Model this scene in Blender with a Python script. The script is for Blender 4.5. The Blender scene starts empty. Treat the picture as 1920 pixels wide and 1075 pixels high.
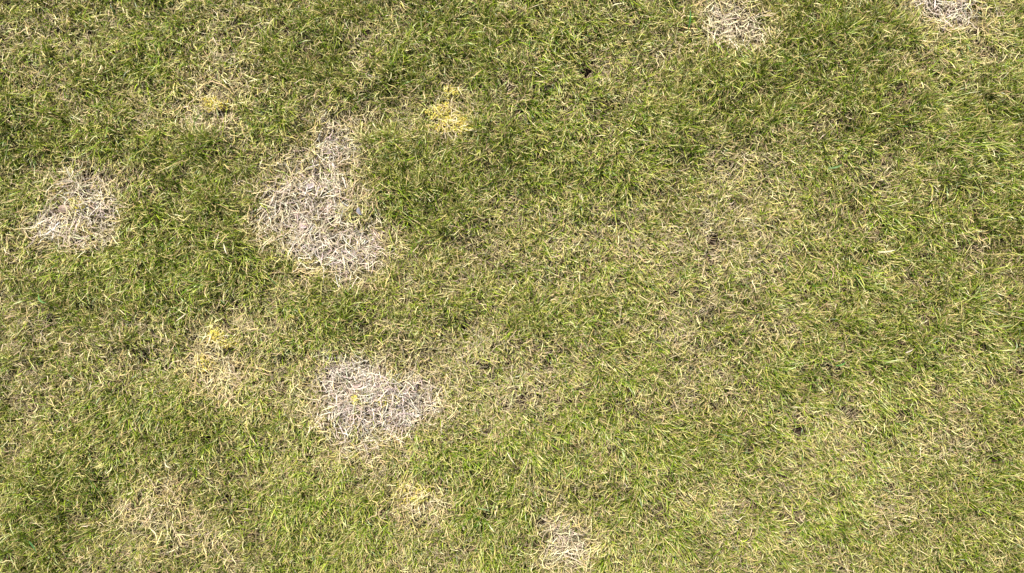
import bpy, math
import numpy as np

# ------------------------------------------------------------------ camera
S = bpy.context.scene
CAM_H = 1.386                      # metres above the turf; one photo pixel is about 1 mm on the ground
FPX = 1386.0                       # focal length in photo pixels (1920 wide)
TILT = math.radians(-4.0)          # the optical axis leans a little towards the photographer
cd = bpy.data.cameras.new('camera'); cam = bpy.data.objects.new('camera', cd)
S.collection.objects.link(cam); S.camera = cam
cd.sensor_width = 36.0; cd.lens = 36.0 * FPX / 1920.0
cd.clip_start = 0.05; cd.clip_end = 500
cam.location = (0, 0, CAM_H); cam.rotation_euler = (TILT, 0, 0)

# ------------------------------------------------------------------ sky, sun, exposure
SUN_EL, SUN_AZ = math.radians(47), math.radians(-22)   # azimuth clockwise from +Y (top of the photo)
w = bpy.data.worlds.new("World"); S.world = w; w.use_nodes = True
nt = w.node_tree; bg = nt.nodes['Background']
sky = nt.nodes.new('ShaderNodeTexSky'); sky.sky_type = 'NISHITA'; sky.sun_disc = False
sky.sun_elevation = SUN_EL; sky.sun_rotation = SUN_AZ
nt.links.new(sky.outputs[0], bg.inputs[0]); bg.inputs[1].default_value = 0.05
ld = bpy.data.lights.new('sun', 'SUN'); sun = bpy.data.objects.new('sun', ld); S.collection.objects.link(sun)
ld.energy = 5.0; ld.angle = math.radians(0.5); ld.color = (1.0, 0.97, 0.925)
sun.rotation_euler = (math.pi/2 - SUN_EL, 0, math.pi - SUN_AZ); sun.location = (0, 0, 3)
S.view_settings.view_transform = 'Standard'; S.view_settings.look = 'None'
S.view_settings.exposure = 0.98; S.view_settings.gamma = 1.0
S.view_settings.use_curve_mapping = False
S.render.engine = 'CYCLES'

rng = np.random.default_rng(11)

# ------------------------------------------------------------------ ground layout helpers
def g(px, py):
    """photo point -> ground point (metres)"""
    x = (np.asarray(px, float) - 960) / FPX; y = (537.5 - np.asarray(py, float)) / FPX
    c, s = math.cos(TILT), math.sin(TILT)
    dx, dy, dz = x, y*c + s, y*s - c
    t = CAM_H / -dz
    return dx*t, dy*t

def vnoise(x, y, cell, seed):
    r = np.random.default_rng(seed); N = 256; t = r.random((N, N))
    u, v = x/cell + 71.3, y/cell + 53.7
    i, j = np.floor(u).astype(int), np.floor(v).astype(int); fu, fv = u-i, v-j
    fu = fu*fu*(3-2*fu); fv = fv*fv*(3-2*fv)
    a = t[i%N, j%N]; b = t[(i+1)%N, j%N]; c = t[i%N, (j+1)%N]; d = t[(i+1)%N, (j+1)%N]
    return (a*(1-fu)+b*fu)*(1-fv) + (c*(1-fu)+d*fu)*fv

def fbm(x, y, cell, seed):
    return (vnoise(x, y, cell, seed)*.55 + vnoise(x, y, cell*.47, seed+1)*.3 + vnoise(x, y, cell*.21, seed+2)*.15 - .5)*2

# straw-coloured, thinner areas of the lawn: x, y, rx, ry, amount
DRY = [(70,60,120,60,.25),(25,110,50,60,.3),(215,50,50,25,.2),(430,100,60,60,.5),(450,170,60,45,.4),(370,170,50,40,.35),
 (570,190,60,30,.2),(160,190,90,30,.22),(70,330,60,35,.2),(235,335,50,30,.4),(90,455,90,40,.4),(30,560,50,60,.4),(15,500,30,50,.3),
 (90,650,110,60,.32),(200,690,70,50,.2),(470,490,50,70,.35),(560,550,90,45,.4),(510,300,50,60,.3),(640,215,60,30,.35),(430,610,120,45,.42),
 (430,700,90,50,.5),(560,640,80,30,.4),(520,720,70,50,.35),(580,780,60,60,.35),(690,880,90,30,.45),(480,840,80,40,.3),
 (820,790,50,70,.4),(860,640,90,35,.5),(880,690,110,60,.38),(1010,720,80,60,.48),(930,770,90,40,.35),(780,650,50,40,.35),
 (1000,470,130,60,.35),(900,430,60,40,.3),(1160,440,90,50,.3),(1060,520,90,30,.2),(760,500,50,40,.35),(1130,180,80,35,.38),(1120,110,80,25,.15),
 (690,50,60,60,.4),(670,120,40,40,.35),(760,240,70,40,.3),(850,150,50,40,.25),(845,225,55,50,.55),
 (1410,300,80,60,.45),(1310,340,70,40,.35),(1350,430,90,50,.45),(1440,430,60,60,.3),(1500,540,70,50,.45),(1400,500,60,40,.35),
 (1270,480,70,50,.25),(1300,590,80,40,.3),(1310,690,70,60,.42),(1230,640,60,40,.25),(1300,760,70,40,.35),(1560,780,80,35,.3),(1572,795,32,22,.6),(880,620,30,20,.4),(1340,440,30,25,.3),(1400,300,40,25,.2),(1560,840,30,20,.3),(690,845,40,25,.3),(440,130,45,40,.3),(1020,730,45,30,.3),(1690,960,45,25,.25),
 (1520,850,70,40,.3),(1440,910,100,40,.35),(1380,940,80,40,.3),(1390,1050,100,30,.3),(1690,945,70,45,.55),(1650,1050,100,30,.3),(1790,790,80,60,.3),
 (1760,850,80,30,.25),(1800,120,70,35,.4),(1700,110,60,30,.3),(1860,70,50,50,.3),(1560,420,60,50,.25),(1640,330,40,30,.2),
 (300,900,80,40,.25),(330,980,110,70,.36),(420,1020,60,60,.36),(230,1020,60,50,.3),(110,780,90,40,.25),(30,740,50,60,.35),
 (790,950,60,60,.5),(1100,1000,110,70,.4),(1120,870,80,40,.3),(950,880,50,30,.2),(800,1040,120,30,.3),(1800,480,60,40,.2),
 (1560,240,80,25,.15),(1250,60,50,40,.15),(1330,100,100,30,.2),(1480,620,60,30,.2),(1800,640,60,40,.2)]
# lush darker green areas
LUSH = [(560,70,70,50,.5),(620,130,80,50,.5),(800,60,80,50,.45),(750,140,60,40,.35),(930,60,60,40,.3),(960,150,80,50,.4),(930,280,110,50,.4),
 (1090,260,110,50,.35),(1220,240,80,60,.3),(760,350,65,50,.8),(710,300,40,50,.6),(820,400,70,30,.3),(330,80,90,50,.45),(220,130,60,40,.3),
 (60,210,100,50,.4),(40,270,60,30,.3),(180,260,80,30,.45),(280,300,80,40,.4),(380,340,70,50,.3),(370,420,90,60,.35),(270,420,35,50,.5),(440,500,50,60,.6),
 (320,500,70,50,.4),(150,540,100,35,.55),(20,380,30,60,.4),(480,230,60,50,.5),(570,130,30,80,.3),(660,600,100,40,.8),(590,640,60,25,.35),
 (250,790,130,40,.3),(380,800,90,50,.5),(300,840,120,30,.3),(80,920,90,50,.45),(50,1010,60,50,.4),(180,930,70,50,.25),(520,970,60,60,.4),(620,1010,100,50,.3),(640,930,80,40,.45),
 (880,850,90,40,.5),(820,870,60,30,.3),(1000,840,70,40,.4),(920,970,60,50,.4),(970,1020,40,50,.35),(1500,60,60,50,.35),(1590,70,80,45,.6),(1400,130,80,30,.35),(1330,150,80,40,.3),
 (1490,170,100,40,.35),(1660,190,110,50,.35),(1880,170,50,70,.5),(1880,300,60,70,.4),(1760,330,90,70,.35),(1600,290,60,40,.3),(1850,400,70,50,.3),
 (1580,500,50,40,.4),(1880,600,60,60,.3),(1760,560,70,50,.25),(1620,630,90,50,.4),(1150,560,80,40,.3),(980,610,90,40,.35),(1180,350,60,30,.25),(1400,240,100,40,.3),
 (1350,790,90,40,.25),(1200,830,80,50,.3),(1190,940,60,60,.35),(1880,900,50,100,.35),(1800,920,50,50,.25),(1790,1050,60,30,.3),(1560,940,50,50,.25),(1680,790,60,30,.25),
 (860,330,80,30,.3),(1040,350,80,40,.2),(1700,680,60,40,.3),(1500,360,60,30,.2),(1250,970,60,60,.2),(1470,690,60,60,.2),(560,420,20,20,.0)]
# bare dead patches (one thing each): ellipses making each, name label group
PATCH = {
 'left':   [(160,345,38,34,.8),(185,390,42,40,1.),(112,420,45,28,.9),(150,440,55,20,.7)],
 'big':    [(645,235,40,32,.6),(598,305,58,42,.85),(572,370,60,44,1.15),(602,425,80,36,1.15),(600,470,45,25,.6),(655,495,50,28,.9),(690,450,20,40,.5),(655,330,35,40,.6)],
 'middle': [(645,705,52,42,1.1),(720,740,72,42,1.2),(665,790,48,36,.95),(700,835,45,18,.6),(775,745,38,34,.8),(740,780,40,30,.7)],
 'top':    [(1335,40,38,28,.75),(1395,55,45,24,.8),(1425,88,45,13,.5),(1350,5,45,16,.5)],
 'corner': [(1760,20,50,22,.8),(1800,35,50,25,.7),(1740,0,40,15,.6)],
 'bottom': [(1045,990,30,25,.75),(1070,1030,48,36,.9),(1030,1065,30,15,.5),(1070,960,25,14,.4)],
 'small':  [(342,222,45,20,.75),(395,180,28,30,.5),(425,140,25,30,.4),(412,232,36,18,.65)],
 'faint':  [(305,945,50,32,.4),(250,960,35,18,.45),(330,905,45,18,.4),(400,985,30,30,.42),(300,1000,50,20,.35)],
 'mossy':  [(425,690,50,40,.95),(385,700,30,30,.5),(430,610,50,12,.4)],
 'yellow': [(785,940,42,32,.9)],
}
HOLES = [(1099,139,10),(1007,147,6),(1057,25,6),(570,381,9),(600,392,7),(622,417,11),(652,385,6),(545,283,5),(565,350,6),(645,298,6),(1335,449,10),(1295,646,6),
 (1679,646,9),(1494,805,11),(1396,841,9),(1685,777,9),(425,936,9),(89,1006,11),(27,1038,8),(209,896,7),(915,966,8),(684,613,10),
 (767,594,6),(874,611,8),(1261,551,7),(1355,55,6),(1320,64,7),(1913,194,9),(1682,176,6),(167,327,10),(120,429,7),(345,552,7),(248,434,6),
 (1015,978,10),(1022,1005,8),(1740,22,10),(1360,15,7),(600,487,6),(505,365,6),(150,720,5),(1425,330,6),(1760,650,5),(1500,690,6),
 (1840,650,6),(1560,555,5),(812,384,6),(735,290,5),(40,160,5),(400,820,7),(640,745,6),(1140,760,7),(700,775,5),(1120,930,6)]

def blob(x, y, L):
    o = np.zeros_like(x)
    for b in L:
        cx, cy = g(b[0], b[1]); o += b[4]*np.exp(-.5*(((x-cx)/(b[2]*1e-3))**2 + ((y-cy)/(b[3]*1e-3))**2)**1.0 * 1.25)
    return o
def patch_w(x, y, key):
    q = blob(x, y, PATCH[key]); q = (q*1.0 - .07)*(1 + fbm(x, y, .055, 41)*.5 + fbm(x, y, .024, 44)*.95)
    return np.clip(q, 0, 1)**.9
def patch_all(x, y):
    o = np.zeros_like(x)
    for k in PATCH: o = np.maximum(o, patch_w(x, y, k))
    return o
MOSSW = [(404,199,17,9,.9),(828,213,17,12,.9),(852,236,24,13,.8),(849,175,12,7,.5),(152,386,13,12,.5),(411,628,13,11,1.),(428,642,14,9,.7),
 (384,680,13,12,.8),(720,753,9,10,.8),(667,748,6,6,.6),(775,921,30,18,.45)]
def dryness(x, y):
    """0 lush green ... 1 straw"""
    n = fbm(x, y, .11, 5)*.14 + fbm(x, y, .035, 9)*.42 + fbm(x, y, .014, 15)*.2
    out = np.maximum(np.abs(x)-1.0, np.abs(y)-.62); far = np.clip(out/.2, 0, 1)
    n = n + far*fbm(x, y, .3, 77)*.35
    return np.clip(.31 + blob(x, y, DRY)*.66 - blob(x, y, LUSH)*.56 + n, 0, 1)
def hole_w(x, y):
    o = np.zeros_like(x)
    for hx, hy, r in HOLES:
        cx, cy = g(hx, hy); d = np.hypot(x-cx, (y-cy)*1.25)/(r*1.02e-3)
        o = np.maximum(o, np.clip(1.4-d, 0, 1))
    return o
def height(x, y):
    """relief of the soil under the turf, metres"""
    h = .014*fbm(x, y, .16, 21) + .014*fbm(x, y, .05, 31)
    return h + .017*np.clip(blob(x, y, LUSH), 0, 1) - .006*np.clip(patch_all(x, y), 0, 1) - .020*hole_w(x, y)

# ------------------------------------------------------------------ materials
def blade_mat(name, trans=.3, rough=.5, spec=.35):
    m = bpy.data.materials.new(name); m.use_nodes = True; t = m.node_tree; n = t.nodes; n.clear()
    out = n.new('ShaderNodeOutputMaterial'); p = n.new('ShaderNodeBsdfPrincipled'); tr = n.new('ShaderNodeBsdfTranslucent')
    a = n.new('ShaderNodeAttribute'); a.attribute_name = 'tint'; mix = n.new('ShaderNodeMixShader')
    tc = n.new('ShaderNodeTexCoord'); nz = n.new('ShaderNodeTexNoise'); nz.inputs['Scale'].default_value = 260
    nz.inputs['Detail'].default_value = 3
    hs = n.new('ShaderNodeHueSaturation'); mr = n.new('ShaderNodeMapRange')
    mr.inputs['From Min'].default_value = .3; mr.inputs['From Max'].default_value = .7
    mr.inputs['To Min'].default_value = .8; mr.inputs['To Max'].default_value = 1.2
    L = t.links.new
    L(tc.outputs['Object'], nz.inputs['Vector']); L(nz.outputs['Fac'], mr.inputs['Value']); L(mr.outputs['Result'], hs.inputs['Value'])
    L(a.outputs['Color'], hs.inputs['Color']); L(hs.outputs['Color'], p.inputs['Base Color']); L(hs.outputs['Color'], tr.inputs['Color'])
    p.inputs['Roughness'].default_value = rough; p.inputs['Specular IOR Level'].default_value = spec
    mix.inputs[0].default_value = trans
    L(p.outputs[0], mix.inputs[1]); L(tr.outputs[0], mix.inputs[2]); L(mix.outputs[0], out.inputs['Surface'])
    return m
M_grass = blade_mat('grass_blade', .2, .42, .4)
M_dead = blade_mat('dead_blade', .10, .55, .3)
M_moss = blade_mat('moss_leaf', .2, .75, .15)
M_leaf = blade_mat('dry_leaf', .1, .65, .25)

def soil_mat():
    m = bpy.data.materials.new('soil'); m.use_nodes = True; t = m.node_tree; n = t.nodes; L = t.links.new
    p = n['Principled BSDF']; p.inputs['Roughness'].default_value = .95; p.inputs['Specular IOR Level'].default_value = .1
    tc = n.new('ShaderNodeTexCoord')
    a = n.new('ShaderNodeTexNoise'); a.inputs['Scale'].default_value = 90; a.inputs['Detail'].default_value = 8
    r = n.new('ShaderNodeValToRGB'); e = r.color_ramp.elements
    e[0].position = .35; e[0].color = (.012,.008,.005,1); e[1].position = .72; e[1].color = (.055,.038,.024,1)
    b = n.new('ShaderNodeBump'); b.inputs['Strength'].default_value = .8; b.inputs['Distance'].default_value = .004
    L(tc.outputs['Object'], a.inputs['Vector']); L(a.outputs['Fac'], r.inputs['Fac']); L(r.outputs['Color'], p.inputs['Base Color'])
    L(a.outputs['Fac'], b.inputs['Height']); L(b.outputs['Normal'], p.inputs['Normal'])
    return m
M_soil = soil_mat()

# ------------------------------------------------------------------ mesh helpers
def link_mesh(name, V, loops, starts, tot, col, mat):
    me = bpy.data.meshes.new(name)
    me.vertices.add(len(V)); me.vertices.foreach_set('co', V.astype(np.float32).ravel())
    me.loops.add(len(loops)); me.loops.foreach_set('vertex_index', loops.astype(np.int32))
    me.polygons.add(len(starts)); me.polygons.foreach_set('loop_start', starts.astype(np.int32))
    me.update(calc_edges=True)
    me.polygons.foreach_set('use_smooth', np.ones(len(starts), dtype=bool))
    if col is not None:
        ca = me.attributes.new('tint', 'FLOAT_COLOR', 'POINT')
        c4 = np.ones((len(V), 4), np.float32); c4[:, :3] = col; ca.data.foreach_set('color', c4.ravel())
    me.materials.append(mat)
    o = bpy.data.objects.new(name, me); S.collection.objects.link(o)
    return o

def ribbons(P, Wd, side, C, prof):
    """P n,k,3 centre line; Wd n; side n,3 ; C n,k,3 colour; prof k width profile (last = 0: pointed) -> arrays"""
    n, k, _ = P.shape
    off = side[:, None, :] * (Wd[:, None]*.5*prof[None, :])[:, :, None]
    A = P - off; B = P + off
    V = np.empty((n, 2*k-1, 3)); V[:, 0:2*k-2:2] = A[:, :-1]; V[:, 1:2*k-2:2] = B[:, :-1]; V[:, -1] = P[:, -1]
    CC = np.empty((n, 2*k-1, 3)); CC[:, 0:2*k-2:2] = C[:, :-1]; CC[:, 1:2*k-2:2] = C[:, :-1]; CC[:, -1] = C[:, -1]
    f = []
    for i in range(k-2): f += [2*i, 2*i+1, 2*i+3, 2*i+2]
    f += [2*k-4, 2*k-3, 2*k-2]
    f = np.array(f); base = (np.arange(n)*(2*k-1))[:, None]
    loops = (base + f[None]).ravel()
    st1 = np.concatenate([np.arange(k-2)*4, [4*(k-2)]]); per = 4*(k-2)+3
    starts = (np.arange(n)[:, None]*per + st1[None]).ravel()
    return V.reshape(-1, 3), loops, starts, CC.reshape(-1, 3)

class Acc:
    def __init__(s): s.V=[]; s.L=[]; s.S=[]; s.C=[]; s.nv=0; s.nl=0
    def add(s, r):
        V, l, st, c = r
        s.V.append(V); s.L.append(l+s.nv); s.S.append(st+s.nl); s.C.append(c); s.nv += len(V); s.nl += len(l)
    def build(s, name, mat):
        return link_mesh(name, np.concatenate(s.V), np.concatenate(s.L), np.concatenate(s.S), None, np.concatenate(s.C), mat)

def lerp(a, b, t): return a + (b-a)*t
def blades(x, y, z, az, lean, ln, wd, curl, cb, ct, k=5, tipcol=None, tipfrac=.7, twist=1.0, wig=0.0):
    """grass blades: rooted at x,y,z; az direction; lean from vertical; curl adds lean along its length"""
    n = len(x); t = np.linspace(0, 1, k)
    P = np.empty((n, k, 3)); P[:, 0, 0] = x; P[:, 0, 1] = y; P[:, 0, 2] = z
    turn = rng.normal(0, .5, n)*(1+wig)
    for i in range(1, k):
        le = lean + curl*t[i]; a = az + turn*t[i] + (rng.normal(0, 1, n)*wig if wig else 0)
        s = ln/(k-1)
        P[:, i, 0] = P[:, i-1, 0] + s*np.sin(le)*np.cos(a); P[:, i, 1] = P[:, i-1, 1] + s*np.sin(le)*np.sin(a)
        P[:, i, 2] = P[:, i-1, 2] + s*np.cos(le)
    sa = az + math.pi/2 + rng.normal(0, .5, n)*twist
    side = np.stack([np.cos(sa), np.sin(sa), rng.normal(0, .35, n)], 1); side /= np.linalg.norm(side, axis=1)[:, None]
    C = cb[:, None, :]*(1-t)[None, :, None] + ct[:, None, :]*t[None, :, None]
    if tipcol is not None:
        m = (rng.random(n) < tipfrac)
        C[m, -1] = tipcol[m]; C[m, -2] = lerp(C[m, -2], tipcol[m], .55)
    prof = np.interp(t, [0, .3, .75, 1], [.75, 1, .75, 0.])
    return ribbons(P, wd, side, C, prof)

def pal(cols, n, wts=None, jit=.12):
    cols = np.array(cols, float); i = rng.choice(len(cols), n, p=wts)
    c = cols[i]*np.exp(rng.normal(0, jit, n))[:, None]*np.exp(rng.normal(0, jit*.3, (n, 3)))
    return np.clip(c, .002, .85)
GREEN = [(.128,.205,.011),(.185,.262,.014),(.072,.142,.008),(.262,.322,.024),(.048,.125,.016)]
GW = [.3,.3,.18,.17,.05]
YELLOW = [(.42,.43,.055),(.53,.50,.10),(.33,.37,.04)]
STRAW = [(.66,.56,.19),(.74,.65,.29),(.62,.47,.19),(.50,.36,.19)]
TIP = [(.72,.62,.22),(.80,.73,.36),(.70,.50,.24),(.54,.33,.18)]
PALE = [(.64,.55,.34),(.70,.62,.41),(.58,.47,.33),(.46,.36,.26)]
BLEACH = [(.71,.61,.48),(.60,.50,.42),(.75,.66,.53),(.43,.33,.28)]
BROWN = [(.16,.13,.04),(.23,.18,.07),(.12,.095,.035),(.27,.19,.10)]

def scatter(n, X0, X1, Y0, Y1):
    return rng.uniform(X0, X1, n), rng.uniform(Y0, Y1, n)

IN = (-1.02, 1.02, -.70, .52)       # ground seen by the photo plus a margin (tilt puts it off centre)
def flow(x, y):
    return 2*math.pi*fbm(x, y, .22, 61)*.9

# ------------------------------------------------------------------ turf
def turf(acc, thatch, box, dens, wide=1.0, lengthen=1.0, skip=None, full=True):
    X0, X1, Y0, Y1 = box; area = (X1-X0)*(Y1-Y0)
    # tufts of blades
    nt_ = int(area*dens/20); cx, cy = scatter(nt_, *box)
    cnt = rng.poisson(20, nt_); idx = np.repeat(np.arange(nt_), cnt)
    dx, dy = rng.normal(0, .0055, len(idx)), rng.normal(0, .0055, len(idx))
    x, y = cx[idx]+dx, cy[idx]+dy
    tone = np.exp(rng.normal(0, .22, nt_))[idx]; tdry = rng.normal(0, .2, nt_)[idx]; tl = np.exp(rng.normal(0, .22, nt_))[idx]
    fdir = flow(cx, cy)[idx]
    d = dryness(x, y); pw = patch_all(x, y); hw = hole_w(x, y)
    mw = blob(x, y, MOSSW)
    keep = (rng.random(len(x)) < np.clip(1-pw*.90, .10, 1)*(1-.22*d)*np.clip(1-mw*1.5, .06, 1)) & (hw < .12)
    if skip: keep &= ~((x > skip[0]) & (x < skip[1]) & (y > skip[2]) & (y < skip[3]))
    x, y, dx, dy, tone, tdry, tl, fdir, d, pw = [a[keep] for a in (x, y, dx, dy, tone, tdry, tl, fdir, d, pw)]
    n = len(x); z = height(x, y)
    az = np.arctan2(dy + .006*np.sin(fdir), dx + .006*np.cos(fdir)) + rng.normal(0, .7, n)
    lush = np.clip(1-d*1.7, 0, 1)
    ln = (.0170 + .009*lush)*tl*np.exp(rng.normal(0, .25, n))*lengthen
    lean = np.clip(rng.normal(.40, .3, n) + .22*d, .03, 1.45); curl = rng.normal(.8, .75, n)
    wd = rng.uniform(.0008, .0018, n)*wide*(1-.12*d)
    tx, ty = x + np.cos(az)*np.sin(lean+curl*.6)*ln*.8, y + np.sin(az)*np.sin(lean+curl*.6)*ln*.8
    gap = fbm(x*.5+tx*.5, y*.5+ty*.5, .019, 55)
    ok = ((hole_w(tx, ty) < .3) | (rng.random(n) < .06)) & ((gap > -.52 + .08*d) | (rng.random(n) < .12))
    x, y, z, az, ln, lean, curl, wd, d, tdry, pw, tone = [a[ok] for a in (x, y, z, az, ln, lean, curl, wd, d, tdry, pw, tone)]; n = len(x)
    # what kind of blade
    r = rng.random(n); dd = np.clip(d + tdry, 0, 1)
    ps = np.clip(.05 + .40*dd + pw*.45, 0, .93); py_ = .18
    kind = np.where(r < ps*(1-py_), 2, np.where(r < ps, 1, 0))
    kind = np.where((kind == 0) & (rng.random(n) < .12 + .5*dd), 1, kind)
    cg, cy_, cs = pal(GREEN, n, GW), pal(YELLOW, n), pal(STRAW, n, [.3,.3,.2,.2])
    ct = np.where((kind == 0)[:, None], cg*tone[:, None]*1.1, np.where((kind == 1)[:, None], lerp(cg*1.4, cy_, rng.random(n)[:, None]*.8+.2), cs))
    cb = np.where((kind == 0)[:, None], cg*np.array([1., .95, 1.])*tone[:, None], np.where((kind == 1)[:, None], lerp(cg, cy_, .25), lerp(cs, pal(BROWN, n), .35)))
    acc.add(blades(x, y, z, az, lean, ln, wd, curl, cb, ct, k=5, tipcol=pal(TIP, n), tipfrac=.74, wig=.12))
    # loose straw threaded through the top of the sward
    m = int(area*dens*.12); x, y = scatter(m, *box); d = dryness(x, y); pw = patch_all(x, y)
    keep = (rng.random(m) < (.15 + .75*d)*np.clip(1-pw, .1, 1)) & (hole_w(x, y) < .25)
    if skip: keep &= ~((x > skip[0]) & (x < skip[1]) & (y > skip[2]) & (y < skip[3]))
    x, y, d = x[keep], y[keep], d[keep]; m = len(x)
    c = lerp(pal(STRAW, m), pal(PALE, m), np.clip(rng.random((m, 1))*d[:, None]*.7, 0, 1))
    acc.add(blades(x, y, height(x, y)+rng.uniform(.004, .017, m), rng.uniform(0, 6.28, m), np.clip(rng.normal(1.35, .2, m), .5, 1.75), rng.uniform(.010, .026, m)*lengthen,
                   rng.uniform(.0008, .0014, m)*wide, rng.normal(.15, .5, m), c*.92, c, k=5, wig=.25))
    # thatch lying on the soil
    m = int(area*dens*.22); x, y = scatter(m, *box); keep = hole_w(x, y) < .15
    if skip: keep &= ~((x > skip[0]) & (x < skip[1]) & (y > skip[2]) & (y < skip[3]))
    x, y = x[keep], y[keep]; m = len(x); d = dryness(x, y)
    c = lerp(pal(BROWN, m), pal(PALE, m), np.clip(rng.random((m, 1))*.75*d[:, None], 0, 1))
    thatch.add(blades(x, y, height(x, y)+rng.uniform(0, .007, m), rng.uniform(0, 6.28, m), np.clip(rng.normal(1.5, .1, m), 1.1, 1.62), rng.uniform(.014, .034, m),
                   rng.uniform(.0008, .0016, m)*wide, rng.normal(0, .15, m), c, c, k=4, wig=.4))

G, T = Acc(), Acc()
for b in MOSSW:                      # thin straw leaning across the moss
    cx, cy = g(b[0], b[1]); m = int(b[2]*b[3]*.12)+4; a = rng.uniform(0, 6.28, m); q = np.sqrt(rng.random(m))*1.5
    x, y = cx+q*np.cos(a)*b[2]*1e-3, cy+q*np.sin(a)*b[3]*1e-3; c = lerp(pal(STRAW, m), pal(PALE, m), .5)
    G.add(blades(x, y, height(x, y)+rng.uniform(.008, .020, m), rng.uniform(0, 6.28, m), np.clip(rng.normal(1.3, .15, m), .8, 1.6), rng.uniform(.012, .032, m),
                 rng.uniform(.0009, .0015, m), rng.normal(.1, .3, m), c, c, k=5, wig=.25))
turf(G, T, IN, 175000)
turf(G, T, (-2.0, 2.0, -1.6, 1.45), 30000, wide=1.9, lengthen=1.1, skip=IN)
turf(G, T, (-4.5, 4.5, -4.0, 4.0), 5000, wide=4.0, lengthen=1.4, skip=(-2.0, 2.0, -1.6, 1.45))
o = G.build('grass', M_grass)
o['kind'] = 'stuff'; o['label'] = 'short mown lawn grass, mixed green and straw blades'; o['category'] = 'grass'
o = T.build('thatch', M_dead)
o['kind'] = 'stuff'; o['label'] = 'brown and tan dry thatch lying under the green grass blades'; o['category'] = 'thatch'

# ------------------------------------------------------------------ soil sheet
def axis(lo, hi, step, far):
    a = np.arange(lo, hi+1e-6, step)
    out = np.array([.05,.15,.4,1,2.5,6,15,40,100,200.])
    return np.concatenate([lo-out[::-1], a, hi+out])
ax, ay = axis(-2.2, 2.2, .008, 0), axis(-1.8, 1.7, .008, 0)
XX, YY = np.meshgrid(ax, ay); nx, ny = len(ax), len(ay)
ZZ = height(XX.ravel(), YY.ravel()).reshape(XX.shape) - .001
V = np.stack([XX.ravel(), YY.ravel(), ZZ.ravel()], 1)
ii, jj = np.meshgrid(np.arange(nx-1), np.arange(ny-1)); q = (jj*nx+ii).ravel()
F = np.stack([q, q+1, q+1+nx, q+nx], 1)
o = link_mesh('ground', V, F.ravel(), np.arange(len(F))*4, None, None, M_soil)
o['kind'] = 'structure'

# ------------------------------------------------------------------ dead patches
LABEL = {
 'left':   ('bleached dead grass patch beside the pebble, near the left edge of the lawn', BLEACH, .55),
 'big':    ('largest dead grass patch, tall pale tan mat of curled straw with dark gaps', BLEACH, .5),
 'middle': ('greyish white round dead patch with two tiny yellow moss tufts in it', BLEACH, .9),
 'top':    ('tan dead grass patch cut by the top edge, left of the greyer one', PALE, .3),
 'corner': ('greyish dead patch at the top edge nearest the top right corner', BLEACH, .6),
 'bottom': ('cream dead grass patch at the bottom edge with a dark hollow on its left', PALE, .3),
 'small':  ('small thin dead patch just left of and below a lone yellow moss dot', PALE, .5),
 'faint':  ('faint half green dead patch in the lower left of the lawn', PALE, .4),
 'mossy':  ('straw yellow dead patch right below the bright yellow moss tufts', STRAW, .3),
 'yellow': ('smallest golden straw patch below the loose yellow moss tuft', STRAW, .2)}
for key, (lab, palette, grey) in LABEL.items():
    pts = PATCH[key]; xs = [g(b[0], b[1]) for b in pts]
    X0 = min(p[0]-b[2]*2.4e-3 for p, b in zip(xs, pts)); X1 = max(p[0]+b[2]*2.4e-3 for p, b in zip(xs, pts))
    Y0 = min(p[1]-b[3]*2.4e-3 for p, b in zip(xs, pts)); Y1 = max(p[1]+b[3]*2.4e-3 for p, b in zip(xs, pts))
    A = Acc(); area = (X1-X0)*(Y1-Y0)
    for layer, (dn, zlo, zhi, le, ln0, ln1) in enumerate([(24000, .0, .004, 1.52, .015, .035), (42000, .003, .014, 1.36, .018, .042), (14000, .004, .013, 1.05, .015, .032)]):
        m = int(area*dn); x, y = scatter(m, X0, X1, Y0, Y1); pw = patch_w(x, y, key)
        pw = pw + fbm(x, y, .03, 91)*.22
        keep = (rng.random(m) < np.clip((pw-.06)*1.1, 0, 1)) & (hole_w(x, y) < .3) & (fbm(x, y, .016, 66) > -.45 - .5*(layer == 0)); x, y, pw = x[keep], y[keep], np.clip(pw[keep], 0, 1); m = len(x)
        c = lerp(pal(palette, m, jit=.16), pal(PALE, m, jit=.16), (rng.random((m, 1)) > grey)*1.0)
        c = lerp(c, pal(STRAW, m), np.clip((1-pw[:, None])*(.35+rng.random((m, 1)))*1.4, 0, 1))
        if layer == 0: c = lerp(c, pal(BROWN, m), .7)
        A.add(blades(x, y, height(x, y)+rng.uniform(zlo, zhi, m), rng.uniform(0, 6.28, m), np.clip(rng.normal(le, .12, m), .4, 1.68),
              rng.uniform(ln0, ln1, m), rng.uniform(.0009, .0017, m), rng.normal(.05, .25, m), c*.95, c, k=6, wig=.28))
    cx, cy = np.mean([p[0] for p in xs]), np.mean([p[1] for p in xs])
    o = A.build('dead_grass_patch', M_dead)
    me = o.data; co = np.empty(len(me.vertices)*3, np.float32); me.vertices.foreach_get('co', co); co = co.reshape(-1, 3)
    co -= np.array([cx, cy, 0], np.float32); me.vertices.foreach_set('co', co.ravel()); o.location = (cx, cy, 0)
    o['label'] = lab; o['category'] = 'dead grass'; o['group'] = 'dead patches in the lawn'

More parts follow.
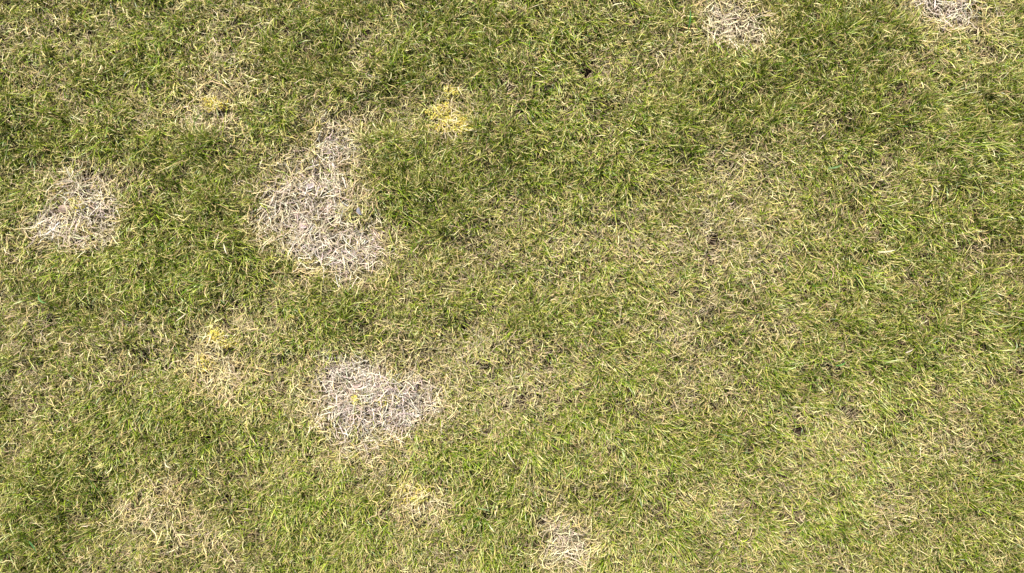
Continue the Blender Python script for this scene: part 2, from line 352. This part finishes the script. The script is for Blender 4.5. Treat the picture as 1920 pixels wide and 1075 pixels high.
# ------------------------------------------------------------------ moss
MOSS = [(404,199,20,11,1.0,'lone flat yellow moss dot above the small dead patch, upper left'),
 (828,213,19,14,1.0,'upper yellow moss cushion of the pair with straw crossing it, left of centre top'),
 (852,236,28,15,.85,'widest yellow moss cushion, directly below the other cushion of the pair'),
 (849,175,14,9,.45,'faint yellow green moss wisp above the pair of yellow cushions'),
 (152,386,15,14,.4,'dull yellow moss tuft touching the right side of the pebble'),
 (411,628,14,12,1.2,'brightest yellow moss cushion, above the straw yellow dead patch'),
 (428,642,16,10,.7,'broken yellow moss tuft just right of the brightest moss cushion'),
 (384,680,14,13,.9,'golden moss tuft at the left end of the straw yellow dead patch'),
 (720,753,9,11,.8,'yellow moss tuft inside the greyish white round dead patch, the right one'),
 (667,748,6,7,.5,'tiny yellow moss dot inside the greyish white round dead patch, the left one'),
 (775,921,36,22,.45,'loose yellow moss mixed with straw above the smallest golden patch')]
for mx, my, rx, ry, dn, lab in MOSS:
    cx, cy = g(mx, my); A = Acc(); n = int(rx*ry*1.5*dn)+50
    r = np.sqrt(rng.random(n)); a = rng.uniform(0, 6.28, n); r = r**.8*(1+np.abs(rng.normal(0, .22, n))); wob = 1+.25*np.sin(3*a+mx)+.15*np.sin(7*a+my)
    lx, ly = r*np.cos(a)*rx*1e-3*wob, r*np.sin(a)*ry*1e-3*wob
    z = height(cx+lx, cy+ly) + .011 + .005*(1-r**2) + rng.uniform(-.003, .001, n)
    c = lerp(pal([(.76,.61,.10),(.80,.68,.17),(.68,.57,.11),(.78,.58,.14)], n), pal([(.40,.42,.10)], n), (rng.random((n, 1)) < (.25 if dn > .7 else .5))*.8)
    A.add(blades(lx, ly, z, rng.uniform(0, 6.28, n), np.clip(rng.normal(1.2, .3, n), 0, 1.7), rng.uniform(.003, .0065, n), rng.uniform(.0010, .0020, n), rng.normal(.4, .6, n), c*.9, c, k=4))
    # stems below the leaves
    n2 = n//2; s = rng.integers(0, n, n2); c2 = pal([(.30,.26,.08),(.22,.18,.07)], n2)
    A.add(blades(lx[s], ly[s], z[s]-.014, rng.uniform(0, 6.28, n2), rng.uniform(0, .4, n2), np.full(n2, .014), np.full(n2, .0014), np.zeros(n2), c2, c2, k=4))
    o = A.build('moss_cushion', M_moss); o.location = (cx, cy, 0)
    o['label'] = lab; o['category'] = 'moss'; o['group'] = 'yellow moss in the lawn'

# ------------------------------------------------------------------ pebble
def pebble(px, py, a, b, c, rot, col, lab):
    cx, cy = g(px, py); nu, nv = 28, 16
    V = []; r = np.random.default_rng(int(px))
    ph = r.uniform(0, 6.28, 6)
    for i in range(nv+1):
        th = math.pi*i/nv
        for j in range(nu):
            f = 2*math.pi*j/nu
            k = 1+.09*math.sin(2*f+ph[0])+.06*math.sin(3*f+ph[1])*math.sin(th)+.05*math.sin(5*f+ph[2]+3*th)
            V.append((a*k*math.sin(th)*math.cos(f), b*k*math.sin(th)*math.sin(f), c*(1+.08*math.sin(3*th+ph[3]+f))*math.cos(th)))
    F = []
    for i in range(nv):
        for j in range(nu):
            F += [i*nu+j, (i+1)*nu+j, (i+1)*nu+(j+1)%nu, i*nu+(j+1)%nu]
    V = np.array(V)
    m = bpy.data.materials.new('stone'); m.use_nodes = True; t = m.node_tree; n = t.nodes; L = t.links.new; p = n['Principled BSDF']
    tc = n.new('ShaderNodeTexCoord'); nz = n.new('ShaderNodeTexNoise'); nz.inputs['Scale'].default_value = 160; nz.inputs['Detail'].default_value = 6
    cr = n.new('ShaderNodeValToRGB'); e = cr.color_ramp.elements; e[0].position = .35; e[0].color = (col[0]*.6, col[1]*.5, col[2]*.45, 1); e[1].position = .6; e[1].color = (*col, 1)
    bp = n.new('ShaderNodeBump'); bp.inputs['Distance'].default_value = .001; bp.inputs['Strength'].default_value = .6
    L(tc.outputs['Object'], nz.inputs['Vector']); L(nz.outputs['Fac'], cr.inputs['Fac']); L(cr.outputs['Color'], p.inputs['Base Color'])
    L(nz.outputs['Fac'], bp.inputs['Height']); L(bp.outputs['Normal'], p.inputs['Normal']); p.inputs['Roughness'].default_value = .85
    o = link_mesh('pebble', V, np.array(F), np.arange(nu*nv)*4, None, None, m)
    z = float(height(np.array([cx]), np.array([cy]))[0])
    o.location = (cx, cy, z + .013); o.rotation_euler = (.15, .1, rot)
    o['label'] = lab; o['category'] = 'stone'
pebble(129, 393, .0125, .0085, .0065, .15, (.30,.22,.17), 'pinkish brown oval pebble half buried in dead grass, left of a moss tuft')

# ------------------------------------------------------------------ single leaves, stalks and litter
def leaf(name, px, py, ln, wd, az, lift, col, lab, cat, group, bend=.5, tiltz=.25, mat=None, fold=.25, z0=.02):
    cx, cy = g(px, py); k = 13; t = np.linspace(0, 1, k)
    wprof = np.interp(t, [0, .12, .4, .75, .95, 1], [.35, .7, 1, .75, .25, .04])*wd/2
    z = float(height(np.array([cx]), np.array([cy]))[0]) + z0
    V = []; C = []; r = np.random.default_rng(int(px*7+py))
    for i, u in enumerate(t):
        s = (u-.5)*ln; th = bend*(u-.5); along = math.cos(th)*s; side = math.sin(th)*s
        h = lift*math.sin(math.pi*u)*ln + tiltz*s
        for j, q in enumerate((-1, -.5, 0, .5, 1)):
            V.append((along, side + q*wprof[i], h + abs(q)*fold*wprof[i])); f = (1-.18*(j == 2))*(1+r.normal(0, .06)); C.append([c*f for c in col])
    F = []
    for i in range(k-1):
        for j in range(4): a = i*5+j; F += [a, a+5, a+6, a+1]
    F = np.array(F); V = np.array(V)
    o = link_mesh(name, V, F, np.arange(len(F)//4)*4, None, np.array(C), mat or M_grass)
    o.location = (cx, cy, z); o.rotation_euler = (0, 0, az)
    o['label'] = lab; o['category'] = cat; o['group'] = group
R = math.radians
GB = 'single broad green blades'
leaf('broad_grass_blade', 99, 560, .026, .0036, R(-42), .12, (.11,.24,.05), 'wide bright green blade above the straw grass at the far left', 'grass blade', GB, .7, z0=.027)
leaf('broad_grass_blade', 80, 1013, .030, .0036, R(-48), .1, (.06,.16,.04), 'wide dark green blade by a black gap, lower left corner', 'grass blade', GB, -.5, z0=.030)
leaf('broad_grass_blade', 1558, 676, .020, .0032, R(25), .12, (.10,.24,.05), 'wide fresh green blade lying flat in dark grass, right of centre', 'grass blade', GB, .4, z0=.030)
leaf('broad_grass_blade', 1556, 316, .024, .0034, R(15), .1, (.15,.26,.08), 'wide pale green blade amid dark grass in the upper right', 'grass blade', GB, .3, z0=.030)
leaf('broad_grass_blade', 908, 943, .026, .0028, R(-8), .1, (.20,.28,.10), 'narrow pale green blade lying level, below centre', 'grass blade', GB, -.3, z0=.028)
leaf('broad_grass_blade', 1287, 45, .036, .0032, R(88), .1, (.08,.20,.04), 'upright green blade against the left rim of the tan top patch', 'grass blade', GB, .2, z0=.026)
GS = 'loose straw stalks lying on the grass'
leaf('straw_stalk', 1643, 471, .030, .0028, R(8), .05, (.60,.54,.34), 'thick cream straw lying level on the grass right of centre', 'straw', GS, .2, z0=.032, mat=M_dead)
leaf('straw_stalk', 353, 592, .027, .0022, R(34), .03, (.62,.53,.36), 'straight cream straw above and left of the brightest moss cushion', 'straw', GS, .05, z0=.028, mat=M_dead)
leaf('straw_stalk', 1620, 709, .013, .0028, R(55), .05, (.62,.50,.30), 'short thick tan straw stub among green grass, right side', 'straw', GS, .1, z0=.031, mat=M_dead)
leaf('straw_stalk', 1689, 654, .014, .0024, R(30), .05, (.58,.49,.38), 'short pinkish straw beside a black gap, right side', 'straw', GS, .1, z0=.026, mat=M_dead)
leaf('straw_stalk', 438, 466, .022, .0022, R(-70), .05, (.64,.56,.40), 'upright cream straw left of the largest dead patch', 'straw', GS, .1, z0=.028, mat=M_dead)
leaf('straw_stalk', 958, 850, .026, .0020, R(-55), .05, (.62,.54,.34), 'slanting cream straw in the dark grass below centre', 'straw', GS, .1, z0=.030, mat=M_dead)
leaf('straw_stalk', 1905, 225, .016, .0026, R(20), .05, (.66,.60,.46), 'short white straw at the right edge below a black gap', 'straw', GS, .1, z0=.030, mat=M_dead)
leaf('straw_stalk', 325, 865, .022, .0024, R(-40), .05, (.66,.58,.36), 'curved cream straw above the faint lower left dead patch', 'straw', GS, 1.2, z0=.028, mat=M_dead)
GL = 'small dry leaves caught in the dead patches'
leaf('dry_leaf', 584, 349, .018, .0100, R(20), .12, (.42,.35,.33), 'greyish pink dry leaf scrap high in the largest dead patch', 'leaf', GL, .2, .1, M_leaf, .3, z0=.013)
leaf('dry_leaf', 609, 390, .022, .0090, R(15), .12, (.30,.18,.12), 'reddish brown leaf between dark gaps in the largest dead patch', 'leaf', GL, .2, .1, M_leaf, .3, z0=.009)
leaf('dry_leaf', 572, 425, .014, .0080, R(-10), .12, (.50,.38,.35), 'pale pink leaf scrap low in the largest dead patch', 'leaf', GL, .2, .1, M_leaf, .3, z0=.013)
leaf('dry_leaf', 672, 722, .022, .0070, R(12), .12, (.50,.36,.30), 'pink leaf lying at the top of the greyish white round dead patch', 'leaf', GL, .3, .1, M_leaf, .3, z0=.014)
leaf('dry_leaf', 677, 398, .016, .0075, R(-60), .15, (.20,.19,.21), 'lavender grey shred at the right rim of the largest dead patch', 'litter', GL, .6, .2, M_leaf, .5, z0=.020)
